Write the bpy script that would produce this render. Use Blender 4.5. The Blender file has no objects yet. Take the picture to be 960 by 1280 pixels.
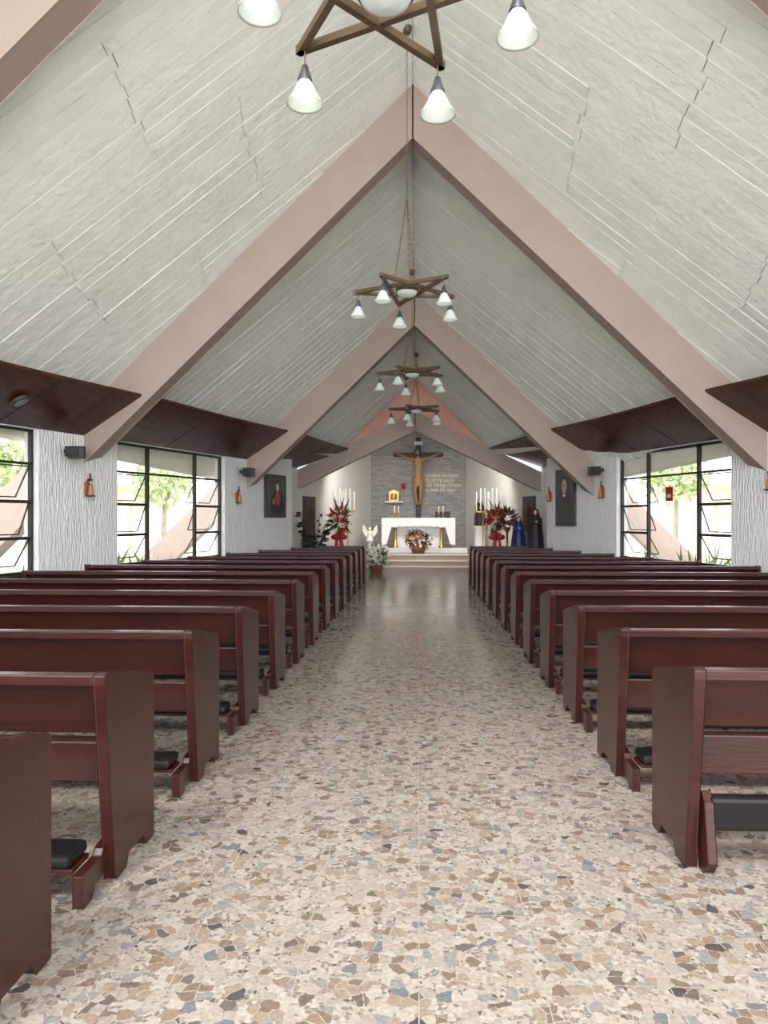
import bpy, math, random
from mathutils import Vector, Matrix
random.seed(7)
R=random.random
def U(a,b): return a+(b-a)*random.random()
def lin(c):
    out=[]
    for v in c:
        v=v/255.0
        out.append(v/12.92 if v<=0.04045 else ((v+0.055)/1.055)**2.4)
    return (out[0],out[1],out[2],1)

# ---------------------------------------------------------------- materials
def mat(name,rgb,rough=0.5,metal=0.0,var=0.12,vscale=6.0,bump=0.0,bscale=40.0,stretch=(1,1,1),emit=None,es=0,spec=None,bd=.02):
    m=bpy.data.materials.new(name); m.use_nodes=True
    nt=m.node_tree; n=nt.nodes; l=nt.links
    b=n['Principled BSDF']
    b.inputs['Roughness'].default_value=rough
    b.inputs['Metallic'].default_value=metal
    if spec is not None: b.inputs['Specular IOR Level'].default_value=spec
    tc=n.new('ShaderNodeTexCoord'); mp=n.new('ShaderNodeMapping')
    mp.inputs['Scale'].default_value=stretch
    l.new(tc.outputs['Object'],mp.inputs['Vector'])
    nz=n.new('ShaderNodeTexNoise'); nz.inputs['Scale'].default_value=vscale; nz.inputs['Detail'].default_value=4
    l.new(mp.outputs[0],nz.inputs['Vector'])
    cr=n.new('ShaderNodeValToRGB')
    c=lin(rgb)
    cr.color_ramp.elements[0].position=0.3; cr.color_ramp.elements[1].position=0.7
    cr.color_ramp.elements[0].color=tuple(max(0,x*(1-var)) for x in c[:3])+(1,)
    cr.color_ramp.elements[1].color=tuple(min(1,x*(1+var)) for x in c[:3])+(1,)
    l.new(nz.outputs['Fac'],cr.inputs['Fac']); l.new(cr.outputs[0],b.inputs['Base Color'])
    if bump>0:
        n2=n.new('ShaderNodeTexNoise'); n2.inputs['Scale'].default_value=bscale; n2.inputs['Detail'].default_value=3
        l.new(mp.outputs[0],n2.inputs['Vector'])
        bp=n.new('ShaderNodeBump'); bp.inputs['Strength'].default_value=bump; bp.inputs['Distance'].default_value=bd
        l.new(n2.outputs['Fac'],bp.inputs['Height']); l.new(bp.outputs[0],b.inputs['Normal'])
    if emit:
        b.inputs['Emission Color'].default_value=lin(emit); b.inputs['Emission Strength'].default_value=es
    return m

M={}
M['pew']=mat('pew_paint',(55,24,20),0.27,var=0.22,vscale=3,bump=0.08,bscale=25,stretch=(0.4,1,3),spec=.42)
M['pew_dark']=mat('pew_paint_dark',(42,18,16),0.4,var=0.15)
M['pad']=mat('kneeler_vinyl',(24,22,23),0.4,var=0.2,bump=0.1,bscale=15,spec=.3)
M['roof']=mat('white_board',(240,239,234),0.6,var=0.04,vscale=2.5,bump=0.9,bscale=11,stretch=(1,1,1))
M['beam']=mat('mauve_paint',(170,152,143),0.6,var=0.04,vscale=2,bump=0.05,bscale=30)
M['salmon']=mat('salmon_paint',(212,160,142),0.6,var=0.04)
M['wall']=mat('white_stucco',(242,242,241),0.75,var=0.03,vscale=5,bump=1.0,bscale=11,stretch=(3.2,3.2,0.6),bd=.045)
M['plain']=mat('white_plaster',(228,226,222),0.7,var=0.03,bump=0.1)
M['frame']=mat('window_bronze',(52,44,38),0.45,0.3)
M['black']=mat('black_plastic',(20,20,22),0.4)
M['gold']=mat('brass',(190,150,80),0.3,0.9)
M['bronze']=mat('star_wood',(104,86,64),0.4,0.3,var=0.2)
M['chain']=mat('chain_metal',(150,125,95),0.4,0.7)
M['cap']=mat('lamp_cap',(110,112,116),0.35,0.8)
M['opal']=mat('opal_glass',(218,228,226),0.12,var=0.02,emit=(255,250,240),es=0.06)
M['bulb']=mat('bulb',(255,250,240),0.3,emit=(255,244,225),es=4)
M['crosswood']=mat('cross_wood',(58,44,40),0.5,var=0.3,vscale=8)
M['christ']=mat('carved_wood',(176,132,84),0.45,var=0.15)
M['cloth']=mat('altar_cloth',(244,244,242),0.8,var=0.02,bump=0.1)
M['marble']=mat('white_marble',(226,226,226),0.2,var=0.08,vscale=3)
M['step']=mat('tan_terrazzo',(166,146,124),0.3,var=0.25,vscale=45)
M['leaf']=mat('leaves',(70,100,52),0.5,var=0.4,vscale=12)
M['leafd']=mat('dark_leaves',(34,52,36),0.5,var=0.4,vscale=12)
M['tree']=mat('tree_leaves',(176,192,142),0.6,var=0.25,vscale=2)
M['bark']=mat('bark',(150,138,122),0.8,var=0.2)
M['red']=mat('red_petals',(178,22,34),0.5,var=0.25,vscale=15)
M['pink']=mat('rust_petals',(150,60,52),0.5,var=0.25,vscale=15)
M['whitep']=mat('white_petals',(240,238,230),0.6,var=0.04)
M['yellowp']=mat('yellow_petals',(196,160,70),0.6,var=0.2,vscale=15)
M['brownp']=mat('dry_leaves',(112,78,48),0.7,var=0.3,vscale=15)
M['blue']=mat('blue_mantle',(30,50,112),0.5,var=0.2)
M['skin']=mat('painted_skin',(205,165,140),0.5)
M['robe']=mat('dark_robe',(44,38,46),0.6,var=0.3)
M['terra']=mat('painted_relief',(150,100,66),0.6,var=0.35,vscale=25)
M['picdark']=mat('painting_dark',(24,24,26),0.35,var=0.4,vscale=8)
M['picgrey']=mat('painting_grey',(54,58,66),0.35,var=0.4,vscale=4)
M['picgreen']=mat('painting_green',(38,56,44),0.35,var=0.4,vscale=5)
M['picwhite']=mat('painting_white',(210,205,200),0.4)
M['redsign']=mat('red_sign',(170,24,44),0.5)
M['letters']=mat('letter_metal',(240,232,208),0.4,0.1)
M['ext']=mat('exterior_cream',(240,237,226),0.8,var=0.04)
M['extpink']=mat('exterior_pink',(228,204,194),0.8,var=0.04)
M['grass']=mat('outside_ground',(178,186,150),0.9,var=0.2,vscale=1.5)
M['concrete']=mat('outside_paving',(206,205,202),0.9,var=0.1,vscale=1.5)
M['hair']=mat('hair_dark',(40,30,26),0.6)
M['flame']=mat('flame',(255,200,120),0.5,emit=(255,190,100),es=5)

def soffit_mat():
    m=bpy.data.materials.new('varnished_wood'); m.use_nodes=True
    nt=m.node_tree;n=nt.nodes;l=nt.links;b=n['Principled BSDF']
    tc=n.new('ShaderNodeTexCoord');mp=n.new('ShaderNodeMapping');mp.inputs['Scale'].default_value=(6,0.6,6)
    l.new(tc.outputs['Object'],mp.inputs[0])
    nz=n.new('ShaderNodeTexNoise');nz.inputs['Scale'].default_value=2.2;nz.inputs['Detail'].default_value=8;nz.inputs['Distortion'].default_value=1.2
    l.new(mp.outputs[0],nz.inputs['Vector'])
    cr=n.new('ShaderNodeValToRGB')
    cr.color_ramp.elements[0].color=lin((40,20,14));cr.color_ramp.elements[0].position=.3
    cr.color_ramp.elements[1].color=lin((98,56,38));cr.color_ramp.elements[1].position=.8
    l.new(nz.outputs['Fac'],cr.inputs[0]);l.new(cr.outputs[0],b.inputs['Base Color'])
    b.inputs['Roughness'].default_value=.3;b.inputs['Specular IOR Level'].default_value=.35
    return m
M['soffit']=soffit_mat()

def floor_mat():
    m=bpy.data.materials.new('palladiana_terrazzo'); m.use_nodes=True
    nt=m.node_tree;n=nt.nodes;l=nt.links;b=n['Principled BSDF']
    tc=n.new('ShaderNodeTexCoord')
    dn=n.new('ShaderNodeTexNoise');dn.inputs['Scale'].default_value=16;dn.inputs['Detail'].default_value=3
    l.new(tc.outputs['Object'],dn.inputs['Vector'])
    sub=n.new('ShaderNodeVectorMath');sub.operation='SUBTRACT';sub.inputs[1].default_value=(.5,.5,.5)
    l.new(dn.outputs['Color'],sub.inputs[0])
    sc=n.new('ShaderNodeVectorMath');sc.operation='SCALE';sc.inputs['Scale'].default_value=.04
    l.new(sub.outputs[0],sc.inputs[0])
    ad=n.new('ShaderNodeVectorMath');l.new(tc.outputs['Object'],ad.inputs[0]);l.new(sc.outputs[0],ad.inputs[1])
    def vor(scale,feat):
        v=n.new('ShaderNodeTexVoronoi');v.feature=feat;v.inputs['Scale'].default_value=scale;v.voronoi_dimensions='2D'
        l.new(ad.outputs[0],v.inputs['Vector']);return v
    def pal(src,stops):
        cr=n.new('ShaderNodeValToRGB');cr.color_ramp.interpolation='CONSTANT'
        el=cr.color_ramp.elements
        el[0].position=stops[0][0];el[0].color=lin(stops[0][1]);el[1].position=stops[1][0];el[1].color=lin(stops[1][1])
        for p,c in stops[2:]:
            e=el.new(p);e.color=lin(c)
        l.new(src,cr.inputs[0]);return cr
    def less(src,val,soft=None):
        k=n.new('ShaderNodeMath');k.operation='LESS_THAN';k.inputs[1].default_value=val;l.new(src,k.inputs[0]);return k
    A=vor(23,'F1');AE=vor(23,'DISTANCE_TO_EDGE')
    B=vor(58,'F1');BE=vor(58,'DISTANCE_TO_EDGE')
    sa=n.new('ShaderNodeSeparateColor');l.new(A.outputs['Color'],sa.inputs[0])
    sb=n.new('ShaderNodeSeparateColor');l.new(B.outputs['Color'],sb.inputs[0])
    pa=pal(sa.outputs[0],[(0,(158,147,137)),(.20,(142,127,114)),(.34,(118,102,90)),(.44,(152,143,134)),(.60,(132,129,125)),(.72,(166,157,148)),(.84,(100,92,86)),(.89,(134,115,99)),(.95,(108,109,110)),(.985,(76,74,72))])
    pb=pal(sb.outputs[0],[(0,(160,151,142)),(.28,(146,135,124)),(.46,(168,160,151)),(.68,(126,113,102)),(.84,(118,115,111)),(.95,(90,84,79))])
    grout=n.new('ShaderNodeRGB');grout.outputs[0].default_value=lin((162,154,145))
    def mix(f,a,c):
        k=n.new('ShaderNodeMixRGB');l.new(f,k.inputs[0]);l.new(a,k.inputs[1]);l.new(c,k.inputs[2]);return k.outputs[0]
    small=mix(less(BE.outputs['Distance'],.07).outputs[0],pb.outputs[0],grout.outputs[0])
    g=less(sa.outputs[1],.36); e=less(AE.outputs['Distance'],.045)
    mx=n.new('ShaderNodeMath');mx.operation='MAXIMUM';l.new(g.outputs[0],mx.inputs[0]);l.new(e.outputs[0],mx.inputs[1])
    col=mix(mx.outputs[0],pa.outputs[0],small)
    vn=n.new('ShaderNodeTexNoise');vn.inputs['Scale'].default_value=60;vn.inputs['Detail'].default_value=3
    l.new(tc.outputs['Object'],vn.inputs['Vector'])
    vr=n.new('ShaderNodeMapRange');vr.inputs[1].default_value=.3;vr.inputs[2].default_value=.7;vr.inputs[3].default_value=.8;vr.inputs[4].default_value=1.15
    l.new(vn.outputs['Fac'],vr.inputs[0])
    vm=n.new('ShaderNodeVectorMath');vm.operation='SCALE';l.new(col,vm.inputs[0]);l.new(vr.outputs[0],vm.inputs['Scale'])
    sx=n.new('ShaderNodeSeparateXYZ');l.new(tc.outputs['Object'],sx.inputs[0])
    ms=[]
    for o in (0,1):
        d=n.new('ShaderNodeMath');d.operation='DIVIDE';d.inputs[1].default_value=.4;l.new(sx.outputs[o],d.inputs[0])
        f=n.new('ShaderNodeMath');f.operation='FRACT';l.new(d.outputs[0],f.inputs[0])
        ms.append(less(f.outputs[0],.010))
    mm=n.new('ShaderNodeMath');mm.operation='MAXIMUM';l.new(ms[0].outputs[0],mm.inputs[0]);l.new(ms[1].outputs[0],mm.inputs[1])
    joint=n.new('ShaderNodeRGB');joint.outputs[0].default_value=lin((158,151,142))
    fin=mix(mm.outputs[0],vm.outputs[0],joint.outputs[0])
    l.new(fin,b.inputs['Base Color'])
    rn=n.new('ShaderNodeTexNoise');rn.inputs['Scale'].default_value=3
    l.new(tc.outputs['Object'],rn.inputs['Vector'])
    rr=n.new('ShaderNodeMapRange');rr.inputs[3].default_value=.08;rr.inputs[4].default_value=.24;l.new(rn.outputs['Fac'],rr.inputs[0]);l.new(rr.outputs[0],b.inputs['Roughness'])
    return m
M['floor']=floor_mat()

def stone_mat():
    m=bpy.data.materials.new('grey_ledgestone'); m.use_nodes=True
    nt=m.node_tree;n=nt.nodes;l=nt.links;b=n['Principled BSDF']
    tc=n.new('ShaderNodeTexCoord');s=n.new('ShaderNodeSeparateXYZ');c=n.new('ShaderNodeCombineXYZ')
    l.new(tc.outputs['Object'],s.inputs[0]);l.new(s.outputs[0],c.inputs[0]);l.new(s.outputs[2],c.inputs[1])
    br=n.new('ShaderNodeTexBrick');br.inputs['Scale'].default_value=1
    br.inputs['Brick Width'].default_value=.24;br.inputs['Row Height'].default_value=.075;br.inputs['Mortar Size'].default_value=.006
    br.inputs['Color1'].default_value=lin((178,175,172));br.inputs['Color2'].default_value=lin((150,148,147));br.inputs['Mortar'].default_value=lin((124,123,123))
    l.new(c.outputs[0],br.inputs['Vector']);l.new(br.outputs['Color'],b.inputs['Base Color'])
    bp=n.new('ShaderNodeBump');bp.inputs['Strength'].default_value=.3;bp.inputs['Distance'].default_value=0.02;bp.invert=True
    l.new(br.outputs['Fac'],bp.inputs['Height']);l.new(bp.outputs[0],b.inputs['Normal'])
    b.inputs['Roughness'].default_value=.8
    return m
M['stone']=stone_mat()

def glass_mat():
    m=bpy.data.materials.new('window_glass'); m.use_nodes=True
    nt=m.node_tree;n=nt.nodes;l=nt.links
    n.remove(n['Principled BSDF'])
    t=n.new('ShaderNodeBsdfTransparent');t.inputs[0].default_value=(.96,.97,.96,1)
    g=n.new('ShaderNodeBsdfGlossy');g.inputs['Roughness'].default_value=.03
    mx=n.new('ShaderNodeMixShader');mx.inputs[0].default_value=.07;l.new(t.outputs[0],mx.inputs[1]);l.new(g.outputs[0],mx.inputs[2])
    l.new(mx.outputs[0],n['Material Output'].inputs[0])
    return m
M['glass']=glass_mat()

# ---------------------------------------------------------------- mesh builder
class MB:
    def __init__(s): s.v=[];s.f=[];s.m=[];s.sm=[];s.mats=[]
    def mi(s,k):
        if k not in s.mats: s.mats.append(k)
        return s.mats.index(k)
    def add(s,vs,fs,k,smooth=False):
        o=len(s.v);s.v+= [tuple(v) for v in vs];i=s.mi(k)
        for f in fs: s.f.append(tuple(o+a for a in f));s.m.append(i);s.sm.append(smooth)
    def hexa(s,p,k):
        s.add(p,[(0,3,2,1),(4,5,6,7),(0,1,5,4),(1,2,6,5),(2,3,7,6),(3,0,4,7)],k)
    def box(s,c,d,k,rz=0,rx=0,ry=0):
        mt=Matrix.Rotation(rz,3,'Z')@Matrix.Rotation(ry,3,'Y')@Matrix.Rotation(rx,3,'X')
        p=[]
        for z in(-.5,.5):
            for x,y in((-.5,-.5),(.5,-.5),(.5,.5),(-.5,.5)):
                p.append(Vector(c)+mt@Vector((x*d[0],y*d[1],z*d[2])))
        s.hexa(p,k)
    def prism(s,poly,a0,a1,axis,k):
        def P(q,a):
            return (a,q[0],q[1]) if axis=='x' else ((q[0],a,q[1]) if axis=='y' else (q[0],q[1],a))
        n=len(poly);vs=[P(q,a0) for q in poly]+[P(q,a1) for q in poly]
        fs=[tuple(range(n)),tuple(range(2*n-1,n-1,-1))]+[(i,(i+1)%n,n+(i+1)%n,n+i) for i in range(n)]
        s.add(vs,fs,k)
    def cyl(s,p0,p1,r0,r1=None,n=10,k='black',smooth=True):
        if r1 is None:r1=r0
        p0=Vector(p0);p1=Vector(p1);d=(p1-p0)
        if d.length<1e-6:return
        q=d.to_track_quat('Z','Y')
        vs=[];
        for p,r in((p0,r0),(p1,r1)):
            for i in range(n):
                a=2*math.pi*(i+.5)/n;vs.append(p+q@Vector((math.cos(a)*r,math.sin(a)*r,0)))
        s.add(vs,[(i,(i+1)%n,n+(i+1)%n,n+i) for i in range(n)],k,smooth)
        s.add(vs[:n],[tuple(range(n-1,-1,-1))],k);s.add(vs[n:],[tuple(range(n))],k)
    def lathe(s,c,prof,k,n=20,sx=1,sy=1,fold=0,fn=7):
        vs=[]
        for r,z in prof:
            for i in range(n):
                a=2*math.pi*i/n;rr=r*(1+fold*math.sin(fn*a))
                vs.append((c[0]+math.cos(a)*rr*sx,c[1]+math.sin(a)*rr*sy,c[2]+z))
        fs=[]
        for j in range(len(prof)-1):
            for i in range(n): fs.append((j*n+i,j*n+(i+1)%n,(j+1)*n+(i+1)%n,(j+1)*n+i))
        s.add(vs,fs,k,True)
    def ball(s,c,r,k,sc=(1,1,1),n=12):
        vs=[];fs=[];h=n//2
        for j in range(h+1):
            t=math.pi*j/h
            for i in range(n):
                a=2*math.pi*i/n;vs.append((c[0]+r*sc[0]*math.sin(t)*math.cos(a),c[1]+r*sc[1]*math.sin(t)*math.sin(a),c[2]+r*sc[2]*math.cos(t)))
        for j in range(h):
            for i in range(n): fs.append((j*n+i,(j+1)*n+i,(j+1)*n+(i+1)%n,j*n+(i+1)%n))
        s.add(vs,fs,k,True)
    def torus(s,c,q,R0,r,k,n=10,m=5,sx=1):
        vs=[];fs=[]
        for i in range(n):
            a=2*math.pi*i/n
            for j in range(m):
                b=2*math.pi*j/m;rr=R0+r*math.cos(b)
                vs.append(Vector(c)+q@Vector((math.cos(a)*rr*sx,r*math.sin(b),math.sin(a)*rr)))
        for i in range(n):
            for j in range(m): fs.append((i*m+j,((i+1)%n)*m+j,((i+1)%n)*m+(j+1)%m,i*m+(j+1)%m))
        s.add(vs,fs,k,True)
    def chain(s,p0,p1,k='chain',L=.05,r=.0045):
        p0=Vector(p0);p1=Vector(p1);d=p1-p0;n=max(1,int(d.length/(L*.8)))
        q=d.to_track_quat('Z','Y')
        for i in range(n):
            c=p0+d*((i+.5)/n);qq=q@Matrix.Rotation(math.pi/2*(i%2),3,'Z').to_quaternion()
            s.torus(c,qq,L*.5,r,k,8,4,.55)
    def build(s,name,parent=None,bevel=0):
        me=bpy.data.meshes.new(name);me.from_pydata(s.v,[],s.f)
        for k in s.mats: me.materials.append(M[k])
        me.polygons.foreach_set('material_index',s.m);me.polygons.foreach_set('use_smooth',s.sm)
        me.update();ob=bpy.data.objects.new(name,me);bpy.context.scene.collection.objects.link(ob)
        if parent: ob.parent=parent
        if bevel:
            md=ob.modifiers.new('bevel','BEVEL');md.width=bevel;md.segments=2;md.limit_method='ANGLE';md.angle_limit=math.radians(50)
        return ob

# ---------------------------------------------------------------- plan of the church
def XW(y): return 8.07-.3*y
XR=-.08
def ZR(y): return 7.72-.355*(y-10.6)
YF=18.42
def XC(y): return 3.3-(y-17.15)*(1.7/7.85)

b=MB();b.box((0,12,-.1),(19,27,.2),'floor');b.build('floor')
b=MB();b.box((0,10,-.42),(160,160,.2),'grass');b.build('ground')
b=MB();b.box((0,-12.05,-.1),(24,21,.1),'concrete');b.build('paving')

WIN=[(2.3,5.28),(6.8,9.78),(11.3,14.3)]
WS=[(-1.0,2.3),(5.28,6.8),(9.78,11.3),(14.3,17.1)]
ZS,ZT=.74,2.69
def wp(b,side,y0,y1,z0,z1,k,off=0,th=.2):
    p=[]
    for z in(z0,z1):
        p+=[(side*(XW(y0)+off),y0,z),(side*(XW(y1)+off),y1,z),(side*(XW(y1)+off+th),y1,z),(side*(XW(y0)+off+th),y0,z)]
    b.hexa(p,k)
for side,nm in((-1,'left'),(1,'right')):
    b=MB()
    for y0,y1 in WS: wp(b,side,y0,y1,0,2.95,'wall')
    for y0,y1 in WIN:
        wp(b,side,y0,y1,0,ZS,'wall');wp(b,side,y0,y1,ZT,2.95,'wall')
    def quadwall(p,q,z1,k,t=.15):
        p=Vector((p[0],p[1],0));q=Vector((q[0],q[1],0));d=(q-p).normalized();nrm=Vector((-d.y,d.x,0))*t*(-1 if side>0 else 1)
        pts=[]
        for z in(0,z1):
            for a in(p,q,q+nrm,p+nrm): pts.append((a.x,a.y,z))
        b.hexa(pts,k)
    quadwall((side*(XW(17.1)+.2),17.1),(side*3.45,17.15),2.75,'plain')
    quadwall((side*3.3,17.16),(side*1.6,25),3.9,'plain')
    b.build('wall_'+nm)
b=MB();b.box((0,25.14,2.5),(3.7,.24,5),'stone');b.build('wall_altar')

wi=0
for side in(-1,1):
    for y0,y1 in WIN:
        wi+=1;b=MB();L=y1-y0
        def bar(ya,yb,za,zb,off=.07,th=.05): wp(b,side,ya,yb,za,zb,'frame',off,th)
        w=.036
        ya=y0+.28*L;yb=y0+.72*L
        bar(y0,y1,ZS,ZS+w);bar(y0,y1,ZT-w,ZT);bar(y0,y0+w,ZS,ZT);bar(y1-w,y1,ZS,ZT)
        bar(ya-w*.6,ya+w*.6,ZS,ZT);bar(yb-w*.6,yb+w*.6,ZS,ZT)
        bar(y0,y1,2.21,2.245)
        wp(b,side,y0-.03,y1+.03,ZS-.04,ZS,'frame',-.03,.2)
        def gl(ya_,yb_,za,zb):
            b.add([(side*(XW(ya_)+.095),ya_,za),(side*(XW(yb_)+.095),yb_,za),(side*(XW(yb_)+.095),yb_,zb),(side*(XW(ya_)+.095),ya_,zb)],[(0,1,2,3)],'glass')
        gl(ya,yb,ZS,2.21);gl(y0,y1,2.25,ZT)
        for c0,c1 in((y0+w,ya-w*.6),(yb+w*.6,y1-w)):
            zz=[2.21,1.72,1.23,ZS+w]
            for i in range(3):
                if i<2: bar(c0,c1,zz[i+1]-.014,zz[i+1]+.014)
                h=zz[i]-zz[i+1]-.04; an=math.radians([24,18,28][i])
                def P(y,t):
                    return Vector((side*(XW(y)+.1+math.sin(an)*h*t),y,zz[i]-.02-math.cos(an)*h*t))
                A,B,C,D=P(c0+.01,0),P(c1-.01,0),P(c1-.01,1),P(c0+.01,1)
                for q0,q1 in((A,B),(B,C),(C,D),(D,A)): b.cyl(q0,q1,.012,n=4,k='frame',smooth=False)
                b.add([A,B,C,D],[(0,1,2,3)],'glass')
                b.cyl(P(c0+.02,1),(side*(XW(c0)+.09),c0+.02,zz[i+1]+.03),.006,n=4,k='frame')
        b.build('window_%d'%wi)

# roof boards (board-marked, painted white)
b=MB()
SK=.2;bw=.17
for side in(-1,1):
    a=-1.6;i=0
    while a<19.0:
        w=bw*U(.82,1.15)
        def xmax(aa):
            x=(8.3-.3*aa)/(1-.3*SK)
            for _ in range(3):
                y=aa-SK*x
                if y>15.5: x=min(x,2.7-(y-15.5)*.31)
            return x
        def xmin(aa): return max(0,(aa-YF)/SK)
        if xmin(a+w)<xmax(a)-.05:
            x0=max(xmin(a),xmin(a+w));x1=xmax(a+w*.5)
            cuts=[x0];
            for j in range(1,5):
                c=j*2.05+U(-.04,.04)+(0.9 if (int(a/1.5)%2) else 0)
                if c>x0+.3 and c<x1-.3: cuts.append(c)
            cuts.append(x1)
            for j in range(len(cuts)-1):
                o=U(0,.008);t0=U(-.003,.008)
                n=max(2,int((cuts[j+1]-cuts[j])/.5));base=[]
                for q_ in range(n+1):
                    x=cuts[j]+.003+(cuts[j+1]-cuts[j]-.006)*q_/n
                    wob=U(-.0025,.0025)
                    for aa,dz in((a+.004,-o-t0+wob),(a+w-.004,-o-wob)):
                        y=aa-SK*x;base.append((XR+side*x,y,ZR(y)-.965*x+dz))
                m_=len(base);up=[(v[0],v[1],v[2]+.05) for v in base];fs=[]
                for q_ in range(n):
                    k0=2*q_;fs.append((k0,k0+1,k0+3,k0+2));fs.append((k0,k0+2,m_+k0+2,m_+k0));fs.append((k0+1,m_+k0+1,m_+k0+3,k0+3))
                b.add(base+up,fs,'roof')
        a+=w
b.build('ceiling')
b=MB()
for side in(-1,1):
    pts=[]
    for x,y in((0,-1.8),(8.9,-1.8),(3.6,15.6),(2.8,16.4),(2.0,YF+.05),(0,YF+.05)):
        pts.append((XR+side*x,y,ZR(y)-.965*x+.04))
    top=[(p[0],p[1],p[2]+.12) for p in pts];n=6
    b.add(pts+top,[tuple(range(n)),tuple(range(2*n-1,n-1,-1))]+[(i,(i+1)%n,n+(i+1)%n,n+i) for i in range(n)],'plain')
    p=[]
    for dz in(-.28,.2):
        for (x,y) in((8.86,-1.8),(3.63,15.5),(3.68,15.5),(8.91,-1.8)):
            p.append((XR+side*x,y,ZR(y)-.965*x+.04+dz))
    b.hexa(p,'ext')
b.build('roof')

def frame(yf,zt,zb,sl,nm,k='beam',th=.35,foot=None):
    b=MB()
    for s in(-1,1):
        if foot is None:
            fo=zt/sl+.15;fi=zb/sl+.15;zo=-.145;zi=-.145
        else:
            fo=fi=foot;zo=zt-sl*foot;zi=zb-sl*foot
        poly=[(XR,zt),(XR,zb),(XR+s*fi,zi),(XR+s*fo,zo)]
        b.prism(poly,yf,yf+th,'y',k)
    b.build(nm,bevel=.01)
frame(1.6,ZR(1.6)+.02,ZR(1.6)-.7,.965,'portal_beam')
frame(6.1,9.32,8.68,.95,'portal_beam')
frame(10.6,7.74,6.96,.967,'portal_beam')
frame(15.1,6.13,5.45,.967,'portal_beam')
frame(18.42,4.14,3.68,.49,'portal_beam',foot=3.2,th=.3)
b=MB();b.prism([(XR,ZR(YF)+.02),(XR-1.95,ZR(YF)+.02-.965*1.95),(XR,4.0),(XR+1.95,ZR(YF)+.02-.965*1.95)],18.44,18.56,'y','salmon');b.build('wall_gable')

b=MB()
for s in(-1,1):
    def zc(x,y): return 4.05-.49*x+.12*(y-18.7)
    pts=[(0,18.7),(3.35,18.7),(1.9,25.1),(0,25.1)]
    lo=[(s*x,y,zc(x,y)) for x,y in pts];hi=[(p[0],p[1],p[2]+.12) for p in lo]
    b.hexa(lo+hi,'plain')
b.build('ceiling_chancel')

def panel(side,y0,y1,i0,i1,o0,o1,z0i,z1i,z0o,z1o,sag=.03):
    b=MB();N=14;vs=[];
    for layer in(0,.035):
        for j in range(N+1):
            t=j/N;y=y0+(y1-y0)*t;sg=sag*math.sin(math.pi*t)
            xi=i0+(i1-i0)*t;xo=o0+(o1-o0)*t;zi=z0i+(z1i-z0i)*t-sg;zo=z0o+(z1o-z0o)*t
            vs.append((side*(xi-sg),y,zi+layer));vs.append((side*xo,y,zo+layer))
    o=2*(N+1);fs=[]
    for j in range(N):
        a=2*j;fs.append((a,a+1,a+3,a+2));fs.append((o+a,o+a+2,o+a+3,o+a+1));fs.append((a,a+2,o+a+2,o+a));fs.append((a+1,o+a+1,o+a+3,a+3))
    fs.append((0,o,o+1,1));fs.append((2*N,2*N+1,o+2*N+1,o+2*N))
    b.add(vs,fs,'soffit',False)
    for j in (5,9):
        t=j/N;y=y0+(y1-y0)*t;sg=sag*math.sin(math.pi*t)
        b.cyl((side*(i0+(i1-i0)*t-sg),y,z0i+(z1i-z0i)*t-sg-.002),(side*(o0+(o1-o0)*t),y,z0o+(z1o-z0o)*t-.002),.006,n=4,k='pew_dark')
    return b.build('wood_soffit_panel')
for s in(-1,1):
    for y0,y1 in((1.95,6.1),(6.45,10.6),(10.95,15.1)):
        panel(s,y0,y1,XW(y0)-.9,XW(y1)-.86,XW(y0)-.0,XW(y1)-.0,3.27,3.27,ZT+.01,ZT+.01)
    panel(s,15.45,18.4,2.57,1.75,XW(15.45)+.05,3.25,3.28,3.2,ZT+.01,2.66,sag=.02)
b=MB();q=Matrix.Rotation(math.radians(-30),3,'Y').to_quaternion()
c=Vector((-(XW(8.95)-.45),8.95,2.955))
b.cyl(c,c+q@Vector((0,0,-.03)),.13,.12,20,'crosswood');b.cyl(c+q@Vector((0,0,-.03)),c+q@Vector((0,0,-.035)),.085,.085,20,'cap')
b.build('recessed_lamp')

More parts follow.
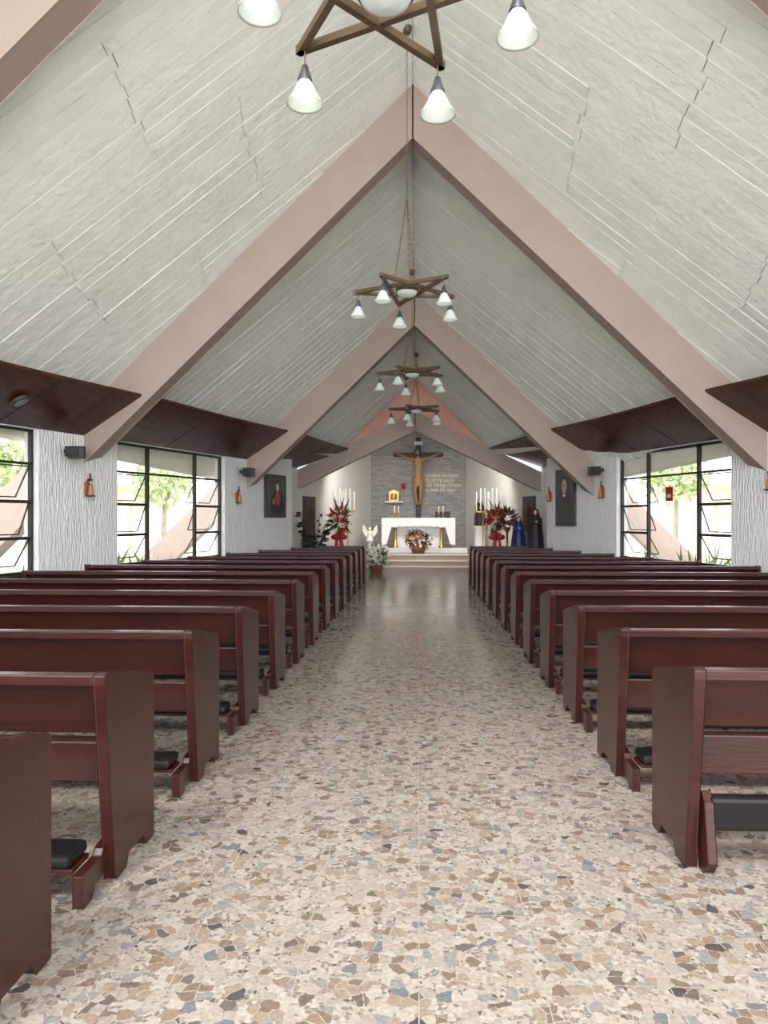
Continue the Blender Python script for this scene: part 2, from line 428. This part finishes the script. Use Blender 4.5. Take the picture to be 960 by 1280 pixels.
# ---------------------------------------------------------------- pews
def pew_full(side,xin,xout,yfar,fold=False):
    y0=yfar-.43
    b=MB()
    prof=[(y0+.0,0),(y0+.10,0),(y0+.13,.06),(y0+.31,.06),(y0+.34,.0),(yfar,.0),(yfar,.755),(yfar-.03,.775),(y0-.08,.872),(y0-.11,.867),(y0-.11,.83)]
    L=xout-xin
    def pan(x,k='pew',t=.05): b.prism(prof,side*x,side*(x+t),'x',k)
    pan(xin);pan(xout-.05)
    nm=max(1,int(round(L/2.2)))
    for i in range(1,nm):
        x=xin+L*i/nm
        b.prism([(y0+.0,0),(y0+.1,0),(y0+.14,.05),(y0+.3,.05),(y0+.34,0),(y0+.41,0),(y0+.41,.42),(y0+.1,.46),(y0+.0,.78),(y0-.03,.78)],side*x,side*(x+.045),'x','pew')
    x0,x1=side*(xin+.05),side*(xout-.05);cx=(x0+x1)/2;lx=abs(x1-x0)
    def bd(ya,za,yb,zb,t,k='pew'):
        d=Vector((yb-ya,zb-za));nn=Vector((-d.y,d.x)).normalized()*t
        b.prism([(ya,za),(yb,zb),(yb+nn.x,zb+nn.y),(ya+nn.x,za+nn.y)],x0,x1,'x',k)
    bd(y0+.015,.60,y0-.06,.845,-.022)
    b.box((cx,y0-.075,.845),(lx,.07,.045),'pew')
    b.box((cx,y0+.055,.47),(lx,.025,.17),'pew')
    b.prism([(y0+.06,.425),(y0+.42,.44),(y0+.42,.47),(y0+.06,.455)],x0,x1,'x','pew')
    b.box((cx,y0+.40,.39),(lx,.025,.08),'pew')
    ky=y0-.15
    p=MB()
    if not fold:
        for x in [xin+.03]+[xin+L*i/nm for i in range(1,nm)]+[xout-.15]:
            b.prism([(ky-.09,0),(ky-.02,0),(ky+.01,.05),(y0+.05,.07),(y0+.05,.16),(ky+.1,.15),(ky+.08,.125),(ky-.09,.125)],side*x,side*(x+.04),'x','pew')
        b.box((cx,ky,.135),(lx-.06,.15,.02),'pew')
        p.box((cx,ky,.172),(lx-.08,.18,.052),'pad')
    else: # this kneeler is folded up against the pew
        b.prism([(y0-.1,.06),(y0-.05,.0),(y0-.01,.0),(y0+.03,.3),(y0-.02,.34),(y0-.06,.3)],side*(xin+.06),side*(xin+.1),'x','pew')
        b.box((cx,y0+.0,.25),(lx-.06,.02,.14),'pew',rx=.12)
        p.box((cx,y0-.035,.25),(lx-.08,.05,.15),'pad',rx=.12)
    ob=b.build('church_pew',bevel=.006)
    p.build('kneeler_pad',parent=ob,bevel=.018)
def outx(y): return min(6.6-.21*y,XW(y)-.55)
pew_full(-1,1.25,outx(2.4),2.46)
for k in range(0,13):
    y=3.44+1.13*k
    pew_full(-1,1.25-.004*k,outx(y) if k<11 else outx(y)-.1,y)
for k in range(0,13):
    y=3.66+1.11*k
    pew_full(1,1.14,outx(y),y,fold=(k==0))

# ---------------------------------------------------------------- chandeliers
def chandelier(x,y,z,Rr,rot,zm):
    b=MB();tips=[Vector((x+Rr*math.cos(rot+i*2*math.pi/5),y+Rr*math.sin(rot+i*2*math.pi/5),z)) for i in range(5)]
    for i in range(5):
        p,q=tips[i],tips[(i+2)%5];d=q-p;L=d.length;a=math.atan2(d.y,d.x)
        dz=.012*(i%2)
        b.box((p+q)/2+Vector((0,0,dz)),(L+.04,.042,.045),'bronze',rz=a)
    b.cyl((x,y,z+.03),(x,y,z-.03),.15,.15,24,'bronze')
    b.lathe((x,y,z-.03),[(.14,0),(.125,-.03),(.08,-.055),(.001,-.065)],'opal',24)
    for t in tips:
        t=t+(Vector((x,y,z))-t)*.06
        b.cyl(t,t-Vector((0,0,.1)),.005,n=6,k='chain')
        c=t-Vector((0,0,.1))
        b.lathe(c,[(.001,.012),(.018,0),(.026,-.03),(.044,-.085),(.044,-.09)],'cap',16)
        b.lathe(c,[(.034,-.085),(.055,-.12),(.08,-.175),(.104,-.215),(.108,-.225),(.098,-.215),(.07,-.17),(.03,-.09)],'opal',20)
        b.ball(c-Vector((0,0,.16)),.03,'bulb')
    ri=Rr*.382
    for i in (0,2,3):
        a=rot+math.pi+i*2*math.pi/5
        b.chain((x+ri*math.cos(a),y+ri*math.sin(a),z+.03),(x,y,zm))
    b.chain((x,y,zm),(x,y,ZR(y)-.1))
    b.lathe((x,y,ZR(y)-.12),[(.001,-.03),(.05,-.02),(.07,.06)],'bronze',14)
    b.build('star_chandelier')
D2=math.radians
chandelier(-.17,3.85,4.25,.72,D2(-90+11),5.6)
chandelier(-.15,9.75,4.50,.70,D2(90+10),5.70)
chandelier(-.12,14.4,4.32,.68,D2(90+12),5.3)
chandelier(-.05,17.2,4.02,.62,D2(90+16),4.7)

# ---------------------------------------------------------------- things on the walls
def onwall(b,side,y0,y1,z0,z1,k,off,th):
    wp(b,side,y0,y1,z0,z1,k,-off,th)
def ell(b,side,yc,zc,ry,rz,k,off,n=18,zmin=None):
    vs=[]
    for i in range(n):
        a=2*math.pi*i/n;y=yc+ry*math.cos(a);zz=zc+rz*math.sin(a)
        if zmin is not None: zz=max(zmin,zz)
        vs.append((side*(XW(y)-off),y,zz))
    b.add(vs,[tuple(range(n))],k)
b=MB();s=1;y0,y1,z0,z1=15.78,16.6,1.32,2.55
onwall(b,s,y0,y1,z0,z1,'black',.045,.045);onwall(b,s,y0+.05,y1-.05,z0+.05,z1-.05,'picgrey',.05,.01)
yc=(y0+y1)/2
ell(b,s,yc,z0+.42,.34,.46,'picdark',.053,zmin=z0+.06);ell(b,s,yc,z0+.95,.135,.12,'hair',.055);ell(b,s,yc,z0+.86,.11,.16,'skin',.057)
ell(b,s,yc,z0+.66,.06,.035,'picwhite',.059);ell(b,s,yc+.045,z0+.87,.028,.014,'hair',.059);ell(b,s,yc-.045,z0+.87,.028,.014,'hair',.059);ell(b,s,yc,z0+.78,.04,.008,'hair',.059)
b.build('priest_portrait')
b=MB();s=-1;y0,y1,z0,z1=15.8,16.72,1.5,2.45
onwall(b,s,y0,y1,z0,z1,'crosswood',.045,.045);onwall(b,s,y0+.06,y1-.06,z0+.06,z1-.06,'picgreen',.05,.01)
yc=(y0+y1)/2+.05
ell(b,s,yc,z0+.3,.3,.32,'robe',.053,zmin=z0+.07);ell(b,s,yc,z0+.42,.12,.16,'pink',.055);ell(b,s,yc-.02,z0+.74,.10,.08,'hair',.056);ell(b,s,yc-.02,z0+.67,.07,.1,'skin',.058)
ell(b,s,yc-.2,z0+.35,.04,.07,'yellowp',.057)
b.build('saint_painting')
for s,y,z in((-1,10.66,1.95),(-1,14.72,1.93),(1,14.75,2.02),(1,10.5,2.02),(1,16.9,2.0)):
    b=MB()
    onwall(b,s,y-.06,y+.06,z-.12,z+.07,'terra',.03,.03)
    ell(b,s,y,z+.07,.06,.05,'terra',.031)
    X=s*(XW(y)-.05)
    b.box((X,y,z+.08),(.02,.02,.24),'crosswood');b.box((X,y,z+.11),(.02,.13,.02),'crosswood')
    b.lathe((s*(XW(y)-.065),y-.01,z-.12),[(.04,0),(.035,.08),(.03,.14),(.012,.16)],'christ',10)
    b.ball((s*(XW(y)-.065),y-.01,z+.065),.022,'skin')
    b.box((s*(XW(y)-.05),y,z-.13),(.1,.14,.02),'crosswood')
    b.build('station_of_the_cross')
for s,y,z in((-1,10.25,2.42),(-1,14.85,2.42),(1,14.75,2.42)):
    b=MB()
    X=s*(XW(y)-.19)
    ang=-s*.35
    b.box((X,y-.05,z),(.22,.28,.17),'black',rz=ang,rx=.12)
    b.box((X,y-.2,z),(.18,.02,.14),'pad',rz=ang,rx=.12)
    b.box((s*(XW(y)-.04),y,z+.02),(.1,.06,.06),'black')
    b.build('wall_speaker',bevel=.01)
b=MB();wp(b,1,12.72,12.9,1.78,2.02,'redsign',.04,.012);wp(b,1,12.76,12.86,1.84,1.9,'picwhite',.036,.004);b.cyl((XW(12.81)+.046,12.81,2.02),(XW(12.81)+.07,12.81,2.22),.004,n=4,k='black');b.build('red_notice')

# ---------------------------------------------------------------- chancel
b=MB()
for i in range(3):
    y=20.5+i*.32
    b.prism([(-XC(y)+.02,y),(XC(y)-.02,y),(XC(25)-.02,25),(-XC(25)+.02,25)],.15*i,.15*(i+1),'z','step')
    b.prism([(-XC(y)+.02,y-.02),(XC(y)-.02,y-.02),(XC(y)-.02,y+.02),(-XC(y)+.02,y+.02)],.15*(i+1)-.03,.15*(i+1)+.003,'z','marble')
b.build('altar_steps')
b=MB();b.box((0,22.7,.522),(2.9,1.6,.14),'marble');b.build('altar_dais',bevel=.01)
b=MB();zt=1.48;y=22.6;zb=.595
b.box((0,y,zt-.05),(2.1,.8,.08),'marble')
b.box((0,y,zt+.002),(2.2,.88,.02),'cloth')
def drape(p0,p1,ztop,zb0,zb1,nrm,n=40,k='cloth'):
    p0=Vector(p0);p1=Vector(p1);vs=[];
    for i in range(n+1):
        t=i/n;p=p0+(p1-p0)*t;w=.02*math.sin(t*n*.9)
        q=p+Vector(nrm)*w
        zz=zb0+(zb1-zb0)*abs(2*t-1)**2+.015*math.sin(t*60)
        vs.append((p.x,p.y,ztop));vs.append((q.x,q.y,zz))
    b.add(vs,[(2*i,2*i+2,2*i+3,2*i+1) for i in range(n)],k,True)
drape((-1.1,y-.44,0),(1.1,y-.44,0),zt,zt-.24,zt-.30,(0,1,0))
drape((-1.1,y-.44,0),(-1.1,y+.44,0),zt,zt-.7,zt-.8,(1,0,0),20)
drape((1.1,y-.44,0),(1.1,y+.44,0),zt,zt-.7,zt-.8,(1,0,0),20)
b.prism([(-1.1,zt),(-.8,zt-.24),(-.95,zt-.78),(-1.1,zt-.8)],y-.45,y-.445,'y','cloth')
b.prism([(1.1,zt),(.8,zt-.24),(.95,zt-.78),(1.1,zt-.8)],y-.45,y-.445,'y','cloth')
b.box((0,y+.1,(zt+zb)/2-.05),(1.5,.4,zt-zb-.10),'marble')
for x in(-.7,.7):
    b.lathe((x,y-.25,zb),[(.1,0),(.1,.04),(.05,.08),(.045,.6),(.08,.7),(.1,.8)],'gold',14)
b.build('altar_table')
for x in(-.72,-.6,.62,.75):
    b=MB();b.lathe((x,22.45,1.492),[(.05,0),(.045,.015),(.012,.03),(.016,.08),(.01,.12),(.03,.15),(.03,.16)],'gold',12)
    b.cyl((x,22.45,1.65),(x,22.45,1.80),.014,n=10,k='whitep');b.lathe((x,22.45,1.80),[(.004,0),(.008,.015),(.001,.04)],'flame',8)
    b.build('altar_candlestick')
root=bpy.data.objects.new('crucifix',None);bpy.context.scene.collection.objects.link(root)
b=MB();b.box((0,24.95,2.8),(.16,.1,2.8),'crosswood');b.box((0,24.92,3.62),(1.65,.09,.15),'crosswood');b.box((0,24.85,4.0),(.3,.03,.12),'picwhite');b.box((0,24.88,4.0),(.05,.07,.05),'crosswood')
b.build('cross',root,bevel=.01)
def skin_fig(name,verts,edges,rad,k,parent):
    me=bpy.data.meshes.new(name);me.from_pydata(verts,edges,[]);me.materials.append(M[k])
    ob=bpy.data.objects.new(name,me);bpy.context.scene.collection.objects.link(ob);ob.parent=parent
    md=ob.modifiers.new('skin','SKIN')
    for i,r in enumerate(rad):
        v=me.skin_vertices[0].data[i];v.radius=r if isinstance(r,tuple) else (r,r);v.use_root=(i==0)
    md.use_smooth_shade=True
    sb=ob.modifiers.new('sub','SUBSURF');sb.levels=2;sb.render_levels=2
    return ob
Y=24.76
V=[(0,Y,2.78),(0,Y-.02,3.0),(0,Y,3.25),(0,Y-.01,3.42),(0.0,Y-.03,3.52),(-.03,Y-.06,3.63),
 (-.17,Y+.02,3.42),(-.42,Y+.06,3.52),(-.64,Y+.09,3.63),(-.72,Y+.08,3.66),
 (.17,Y+.02,3.42),(.42,Y+.06,3.52),(.64,Y+.09,3.63),(.72,Y+.08,3.66),
 (-.09,Y,2.72),(-.10,Y-.10,2.38),(-.05,Y+.02,2.03),(-.02,Y-.06,1.92),
 (.09,Y,2.72),(.08,Y-.12,2.38),(.05,Y+.02,2.03),(.03,Y-.06,1.92)]
E=[(0,1),(1,2),(2,3),(3,4),(4,5),(3,6),(6,7),(7,8),(8,9),(3,10),(10,11),(11,12),(12,13),(0,14),(14,15),(15,16),(16,17),(0,18),(18,19),(19,20),(20,21)]
Rd=[(.12,.09),(.10,.07),(.14,.09),(.11,.075),.045,.075,.06,.042,.028,.03,.06,.042,.028,.03,.08,.055,.035,.03,.08,.055,.035,.03]
skin_fig('christ_body',V,E,Rd,'christ',root)
b=MB();
b.ball((-.03,Y-.07,3.66),.085,'christ',(.85,.95,1.25));b.ball((-.03,Y-.04,3.69),.092,'hair',(.95,.95,1.15))
b.ball((-.035,Y-.155,3.645),.014,'christ',(.8,1,1.5));b.ball((-.03,Y-.13,3.585),.045,'hair',(.9,.7,.9))
b.ball((-.06,Y-.145,3.67),.009,'hair');b.ball((0,Y-.145,3.67),.009,'hair')
for s in(-1,1):
    for i in range(4):
        b.cyl((s*.73,Y+.07,3.645+i*.014),(s*(.80-.008*abs(i-1.5)),Y+.04,3.64+i*.022),.007,.005,6,'christ')
    b.cyl((s*.70,Y+.07,3.68),(s*.735,Y+.04,3.73),.008,.006,6,'christ')
b.build('christ_head_and_hands',root)
b=MB();b.lathe((0,Y,2.55),[(.16,0),(.18,.05),(.175,.2),(.15,.3)],'christ',28,1,.75,.06,9);b.cyl((.16,Y-.05,2.82),(.24,Y-.04,2.5),.04,.02,8,'christ');b.build('loincloth',root)
def text(body,x,z,size,name):
    cu=bpy.data.curves.new(name,'FONT');cu.body=body;cu.size=size;cu.extrude=.012;cu.align_x='LEFT';cu.space_line=1.15
    cu.materials.append(M['letters']);ob=bpy.data.objects.new(name,cu);bpy.context.scene.collection.objects.link(ob)
    ob.location=(x,25.0,z);ob.rotation_euler=(math.pi/2,0,0);return ob
text('CONFIA EN DIOS\nTU FE TE SALVA\nNO TEMAS YO SOY\nEL PAN DE VIDA',.24,2.86,.14,'wall_inscription')
b=MB();b.box((-.82,24.87,2.03),(.62,.28,.05),'marble');b.box((-.82,24.87,2.2),(.32,.22,.28),'gold');b.prism([(-1.0,2.34),(-.64,2.34),(-.82,2.44)],24.76,24.98,'y','gold')
b.box((-.82,24.755,2.2),(.22,.02,.2),'terra');b.box((-.82,24.742,2.2),(.02,.01,.14),'gold');b.box((-.82,24.742,2.22),(.1,.01,.02),'gold');b.build('tabernacle')
b=MB();b.lathe((-.5,24.8,2.45),[(.03,0),(.06,.05),(.065,.16),(.04,.2)],'redsign',12);b.cyl((-.5,24.8,2.47),(-.5,25.0,2.47),.012,n=8,k='gold');b.ball((-.5,24.8,2.57),.03,'flame');b.build('sanctuary_lamp')
b=MB();b.box((.82,24.99,1.55),(.5,.03,.3),'black');b.box((.82,24.97,1.55),(.4,.02,.2),'picdark');b.build('wall_plaque')

# ---------------------------------------------------------------- flowers
def flower(b,c,r,k,n=6,tilt=None):
    c=Vector(c);q=Vector((U(-1,1),U(-1.2,.1),U(-.2,1))).normalized().to_track_quat('Z','Y') if tilt is None else tilt
    vs=[c];fs=[]
    for i in range(n):
        a=2*math.pi*i/n;h=math.pi/n*.85
        o=len(vs)
        vs+=[c+q@Vector((math.cos(a-h)*r*.55,math.sin(a-h)*r*.55,r*.1)),c+q@Vector((math.cos(a)*r,math.sin(a)*r,r*.25)),c+q@Vector((math.cos(a+h)*r*.55,math.sin(a+h)*r*.55,r*.1))]
        fs.append((0,o,o+1,o+2))
    b.add(vs,fs,k)
    b.ball(c+q@Vector((0,0,r*.12)),r*.16,'yellowp',n=6)
def leaf(b,c,d,L,w,k):
    c=Vector(c);d=Vector(d).normalized();sd=d.cross(Vector((U(-1,1),U(-1,1),U(-1,1)))).normalized();up=sd.cross(d)
    b.add([c,c+d*L*.45+sd*w+up*w*.3,c+d*L,c+d*L*.45-sd*w+up*w*.3,c+d*L*.5],[(0,1,4),(1,2,4),(2,3,4),(3,0,4)],k)
def bouquet(b,c,rad,nf,cols,nl,lk,fr=.06,sc=(1,1,1),ll=.25):
    c=Vector(c)
    for i in range(nl):
        d=Vector((U(-1,1),U(-1,1),U(-.6,1))).normalized()
        leaf(b,c+Vector((d.x*rad*sc[0],d.y*rad*sc[1],d.z*rad*sc[2]))*.5,(d.x*sc[0],d.y*sc[1],d.z*sc[2]),ll*U(.7,1.3),ll*.14,lk)
    for i in range(nf):
        d=Vector((random.gauss(0,1),random.gauss(0,1)-.3,random.gauss(0,1)+.1)).normalized()
        p=c+Vector((d.x*sc[0],d.y*sc[1],d.z*sc[2]))*rad*U(.6,1)
        flower(b,p,fr*U(.75,1.25),random.choice(cols))
for x,y in((-2.12,20.0),(2.08,20.0)):
    b=MB()
    b.lathe((x,y,0),[(.18,0),(.16,.03),(.03,.06),(.025,.85),(.1,.95),(.14,1.1)],'gold',14)
    bouquet(b,(x,y,1.42),.32,80,['red','red','red','pink','whitep'],50,'leaf',.10,(.9,.7,1.25),.26)
    for i in range(5):
        leaf(b,(x+U(-.1,.1),y,1.6),(U(-.6,.6),0,1),.5,.03,'leafd')
    for s in(-1,1):
        b.ball((x+s*.11,y-.27,.98),.11,'redsign',(1,.4,.7));b.prism([(x+s*.01,1.0),(x+s*.08,1.0),(x+s*.2,.35),(x+s*.1,.32)],y-.28,y-.275,'y','redsign')
    b.build('red_flower_arrangement')
for x,y in((-2.0,20.9),(1.82,20.9),(2.15,20.95),(-2.3,20.95)):
    if abs(x)>XC(y)-.15: x=math.copysign(XC(y)-.3,x)
    b=MB();z0=.303
    b.lathe((x,y+.05,z0),[(.14,0),(.12,.03),(.018,.06),(.016,1.3),(.03,1.35)],'gold',12)
    b.box((x,y+.05,z0+1.36),(.4,.03,.03),'gold')
    for i in range(4):
        xx=x-.18+i*.12;h=.55+.1*(i in(1,2))
        b.lathe((xx,y+.05,z0+1.375),[(.03,0),(.035,.03)],'gold',8);b.cyl((xx,y+.05,z0+1.38),(xx,y+.05,z0+1.38+h),.016,n=8,k='whitep')
    b.build('floor_candelabra')
b=MB();b.lathe((0,21.6,.455),[(.16,0),(.22,.12),(.2,.16)],'brownp',14)
bouquet(b,(0,21.6,.86),.38,110,['yellowp','brownp','brownp','pink'],120,'leafd',.06,(1.15,.5,.95),.16);b.build('altar_flower_arrangement')
b=MB();b.lathe((-1.15,20.1,0),[(.14,0),(.2,.15),(.18,.2)],'brownp',14)
bouquet(b,(-1.15,20.1,.45),.36,130,['whitep'],90,'leaf',.065,(1.1,.6,.95),.2);b.build('white_flower_basket')
b=MB();x,y=-1.42,21.7
b.lathe((x,y,.455),[(.14,0),(.14,.04),(.06,.08),(.05,.3),(.09,.36)],'marble',14)
b.lathe((x,y,.81),[(.1,0),(.08,.12),(.055,.22),(.06,.28),(.02,.32)],'whitep',16,1,.8,.06,7);b.ball((x,y,1.17),.045,'whitep')
for s in(-1,1):
    b.prism([(x+s*.03,1.05),(x+s*.2,1.3),(x+s*.22,1.1),(x+s*.12,.92)],y+.04,y+.055,'y','whitep')
    b.cyl((x+s*.05,y,1.08),(x+s*.02,y-.07,1.02),.018,.012,8,'whitep')
b.build('angel_statue')
def statue(name,x,y,z0,h,robe,mantle,ped,base=0):
    b=MB();s=h/1.0
    b.lathe((x,y,base),[(.2,0),(.2,.06),(.16,.08),(.16,z0-base-.06),(.2,z0-base-.03),(.2,z0-base)],ped,18)
    b.lathe((x,y,z0),[(.17*s,0),(.15*s,.2*s),(.12*s,.45*s),(.1*s,.58*s),(.12*s,.72*s),(.1*s,.8*s),(.035*s,.84*s),(.03*s,.87*s)],robe,28,1,.75,.06,9)
    vs=[];n=20;pr=[(.21,0.02),(.2,.3),(.16,.6),(.15,.75),(.1,.84),(.085,.92),(.07,.99),(.01,1.02)]
    for r,z in pr:
        for i in range(n+1):
            a=math.radians(-50+280*i/n);rr=r*s*(1+.05*math.sin(8*a));vs.append((x+math.cos(a)*rr,y+math.sin(a)*rr*.8,z0+z*s))
    b.add(vs,[(j*(n+1)+i,j*(n+1)+i+1,(j+1)*(n+1)+i+1,(j+1)*(n+1)+i) for j in range(len(pr)-1) for i in range(n)],mantle,True)
    b.ball((x,y-.01,z0+.92*s),.06*s,'skin',(.85,.95,1.2));b.ball((x,y-.07*s,z0+.915*s),.01*s,'skin',(.8,1,1.5))
    for t in(-1,1):
        b.cyl((x+t*.12*s,y-.02,z0+.76*s),(x+t*.13*s,y-.08*s,z0+.6*s),.04*s,.035*s,8,robe);b.cyl((x+t*.13*s,y-.08*s,z0+.6*s),(x+t*.02*s,y-.15*s,z0+.66*s),.033*s,.022*s,8,robe)
        b.ball((x+t*.012*s,y-.16*s,z0+.69*s),.024*s,'skin',(.6,.8,1.5))
    b.build(name)
statue('blue_mantle_statue',2.46,18.3,.62,.9,'blue','blue','plain')
statue('saint_statue',2.8,17.85,.75,.95,'robe','robe','crosswood')
statue('saint_statue',1.85,22.4,1.25,.8,'robe','crosswood','plain',base=.453)
def plant(name,x,y,h,n,k='leaf'):
    b=MB();b.lathe((x,y,0),[(.12,0),(.17,.3),(.19,.32),(.16,.32),(.15,.28),(.001,.28)],'terra',16)
    for i in range(n):
        a=U(0,6.28);t=U(.25,1);d=Vector((math.cos(a)*.3,math.sin(a)*.3,1.0)).normalized()
        st=Vector((x,y,.3));en=st+d*h*t;b.cyl(st,en,.006,.004,5,'leafd')
        for j in range(3):leaf(b,st.lerp(en,.6+.2*j),(math.cos(a+U(-.8,.8)),math.sin(a+U(-.8,.8)),U(-.3,.5)),.18,.05,k)
    b.build(name)
plant('potted_plant',-2.52,17.85,1.35,48,'leafd')
b=MB();bouquet(b,(2.3,19.3,1.5),.28,14,['brownp','yellowp'],140,'brownp',.05,(.8,.7,1),.2);b.lathe((2.3,19.3,0),[(.16,0),(.14,.04),(.03,.07),(.03,1.1),(.1,1.25)],'gold',12);b.build('dry_branch_arrangement')
for s,nm in((-1,'door_1'),(1,'door_2')):
    b=MB();ya,yb=18.75,19.6
    p=[]
    for z in(0.0,2.05):
        for (y,o) in((ya,.03),(yb,.03),(yb,-.0),(ya,-.0)): p.append((s*(XC(y)-o),y,z))
    b.hexa(p,'crosswood')
    for q in((ya+.08,ya+.38),(ya+.47,yb-.08)):
        for za,zb in((.15,.95),(1.05,1.9)):
            p=[]
            for z in(za,zb):
                for (y,o) in((q[0],.045),(q[1],.045),(q[1],.02),(q[0],.02)): p.append((s*(XC(y)-o),y,z))
            b.hexa(p,'soffit')
    b.ball((s*(XC(yb-.1)-.06),yb-.06,1.0),.03,'gold')
    b.build(nm)
for x in(-1.35,1.3):
    b=MB();z=4.05-.49*abs(x)+.12*1.3-.02;b.cyl((x,20,z),(x,20,z-.12),.07,.09,14,'cap');b.cyl((x,20,z-.12),(x,20,z-.125),.075,.075,14,'bulb');b.build('ceiling_spot_lamp')
    ld=bpy.data.lights.new('spot','SPOT');ld.energy=250;ld.spot_size=math.radians(130);ld.spot_blend=.8;ld.shadow_soft_size=.08;ld.color=(1,.95,.88)
    lo=bpy.data.objects.new('ceiling_spot_light',ld);lo.location=(x,20,z-.16);lo.rotation_euler=(math.radians(48),0,0);bpy.context.scene.collection.objects.link(lo)

# ---------------------------------------------------------------- outside
for s in(-1,1):
    b=MB()
    b.box((s*13.5,16,.9),(.3,46,2.3),'ext');b.box((s*13.4,16,2.45),(.6,46,.8),'extpink');b.box((s*13.0,16,2.9),(1.6,46,.12),'ext')
    for j in range(10): b.box((s*13.3,-4+j*4.2,1.0),(.2,.35,2.4),'extpink')
    b.build('garden_wall')
    for g0,g1 in((3,5.9),(6.7,10.4),(11.2,14.9)):
        b=MB()
        for j in range(26):
            y=U(g0,g1);x=XW(y)+U(.9,2.1);c=(s*x,y,-.3)
            hh=U(.5,1.0)
            for i in range(14):
                d=Vector((U(-.8,.8),U(-.8,.8),U(.8,1.8)));leaf(b,(c[0]+U(-.15,.15),c[1]+U(-.15,.15),U(-.3,.3)),d,hh*U(.5,1),.035,'leaf')
            if j%3==0: flower(b,(c[0],c[1],hh*.8),.05,random.choice(['whitep','red','yellowp']))
        b.build('garden_shrubs')
    for ty in (20,30):
        b=MB();tx=s*(10.3+U(-.3,.3));hh=U(2.6,3.2)
        b.cyl((tx,ty,-.32),(tx+.1,ty,hh),.13,.07,8,'bark')
        for i in range(4):
            a=U(0,6.28);b.cyl((tx+.08,ty,hh*.75),(tx+math.cos(a)*.8,ty+math.sin(a)*.8,hh+.5),.05,.02,6,'bark')
        for i in range(700):
            d=Vector((random.gauss(0,1),random.gauss(0,1),random.gauss(0,.7)));d=d.normalized()*U(.5,1.0)
            leaf(b,(tx+d.x*1.3,ty+d.y*1.3,hh+.3+d.z*1.2),(U(-1,1),U(-1,1),U(-1,.6)),.34,.09,'tree')
        b.build('garden_tree')

# ---------------------------------------------------------------- light
w=bpy.data.worlds.new('sky');bpy.context.scene.world=w;w.use_nodes=True
bg=w.node_tree.nodes['Background'];bg.inputs[0].default_value=(.955,.98,1.0,1);bg.inputs[1].default_value=5.3
sd=bpy.data.lights.new('sun','SUN');sd.energy=2.5;sd.angle=math.radians(12);sd.color=(1,.97,.93)
so=bpy.data.objects.new('sun',sd);so.rotation_euler=(math.radians(38),0,math.radians(-20));bpy.context.scene.collection.objects.link(so)
bpy.context.scene.view_settings.view_transform='Standard'

cd=bpy.data.cameras.new('camera');cd.sensor_width=36;cd.lens=924/1280*36;cd.shift_y=(7)/1280.0;cd.clip_end=300
co=bpy.data.objects.new('camera',cd);co.location=(0,0,1.5);co.rotation_euler=(math.pi/2,0,math.radians(2.66))
bpy.context.scene.collection.objects.link(co);bpy.context.scene.camera=co
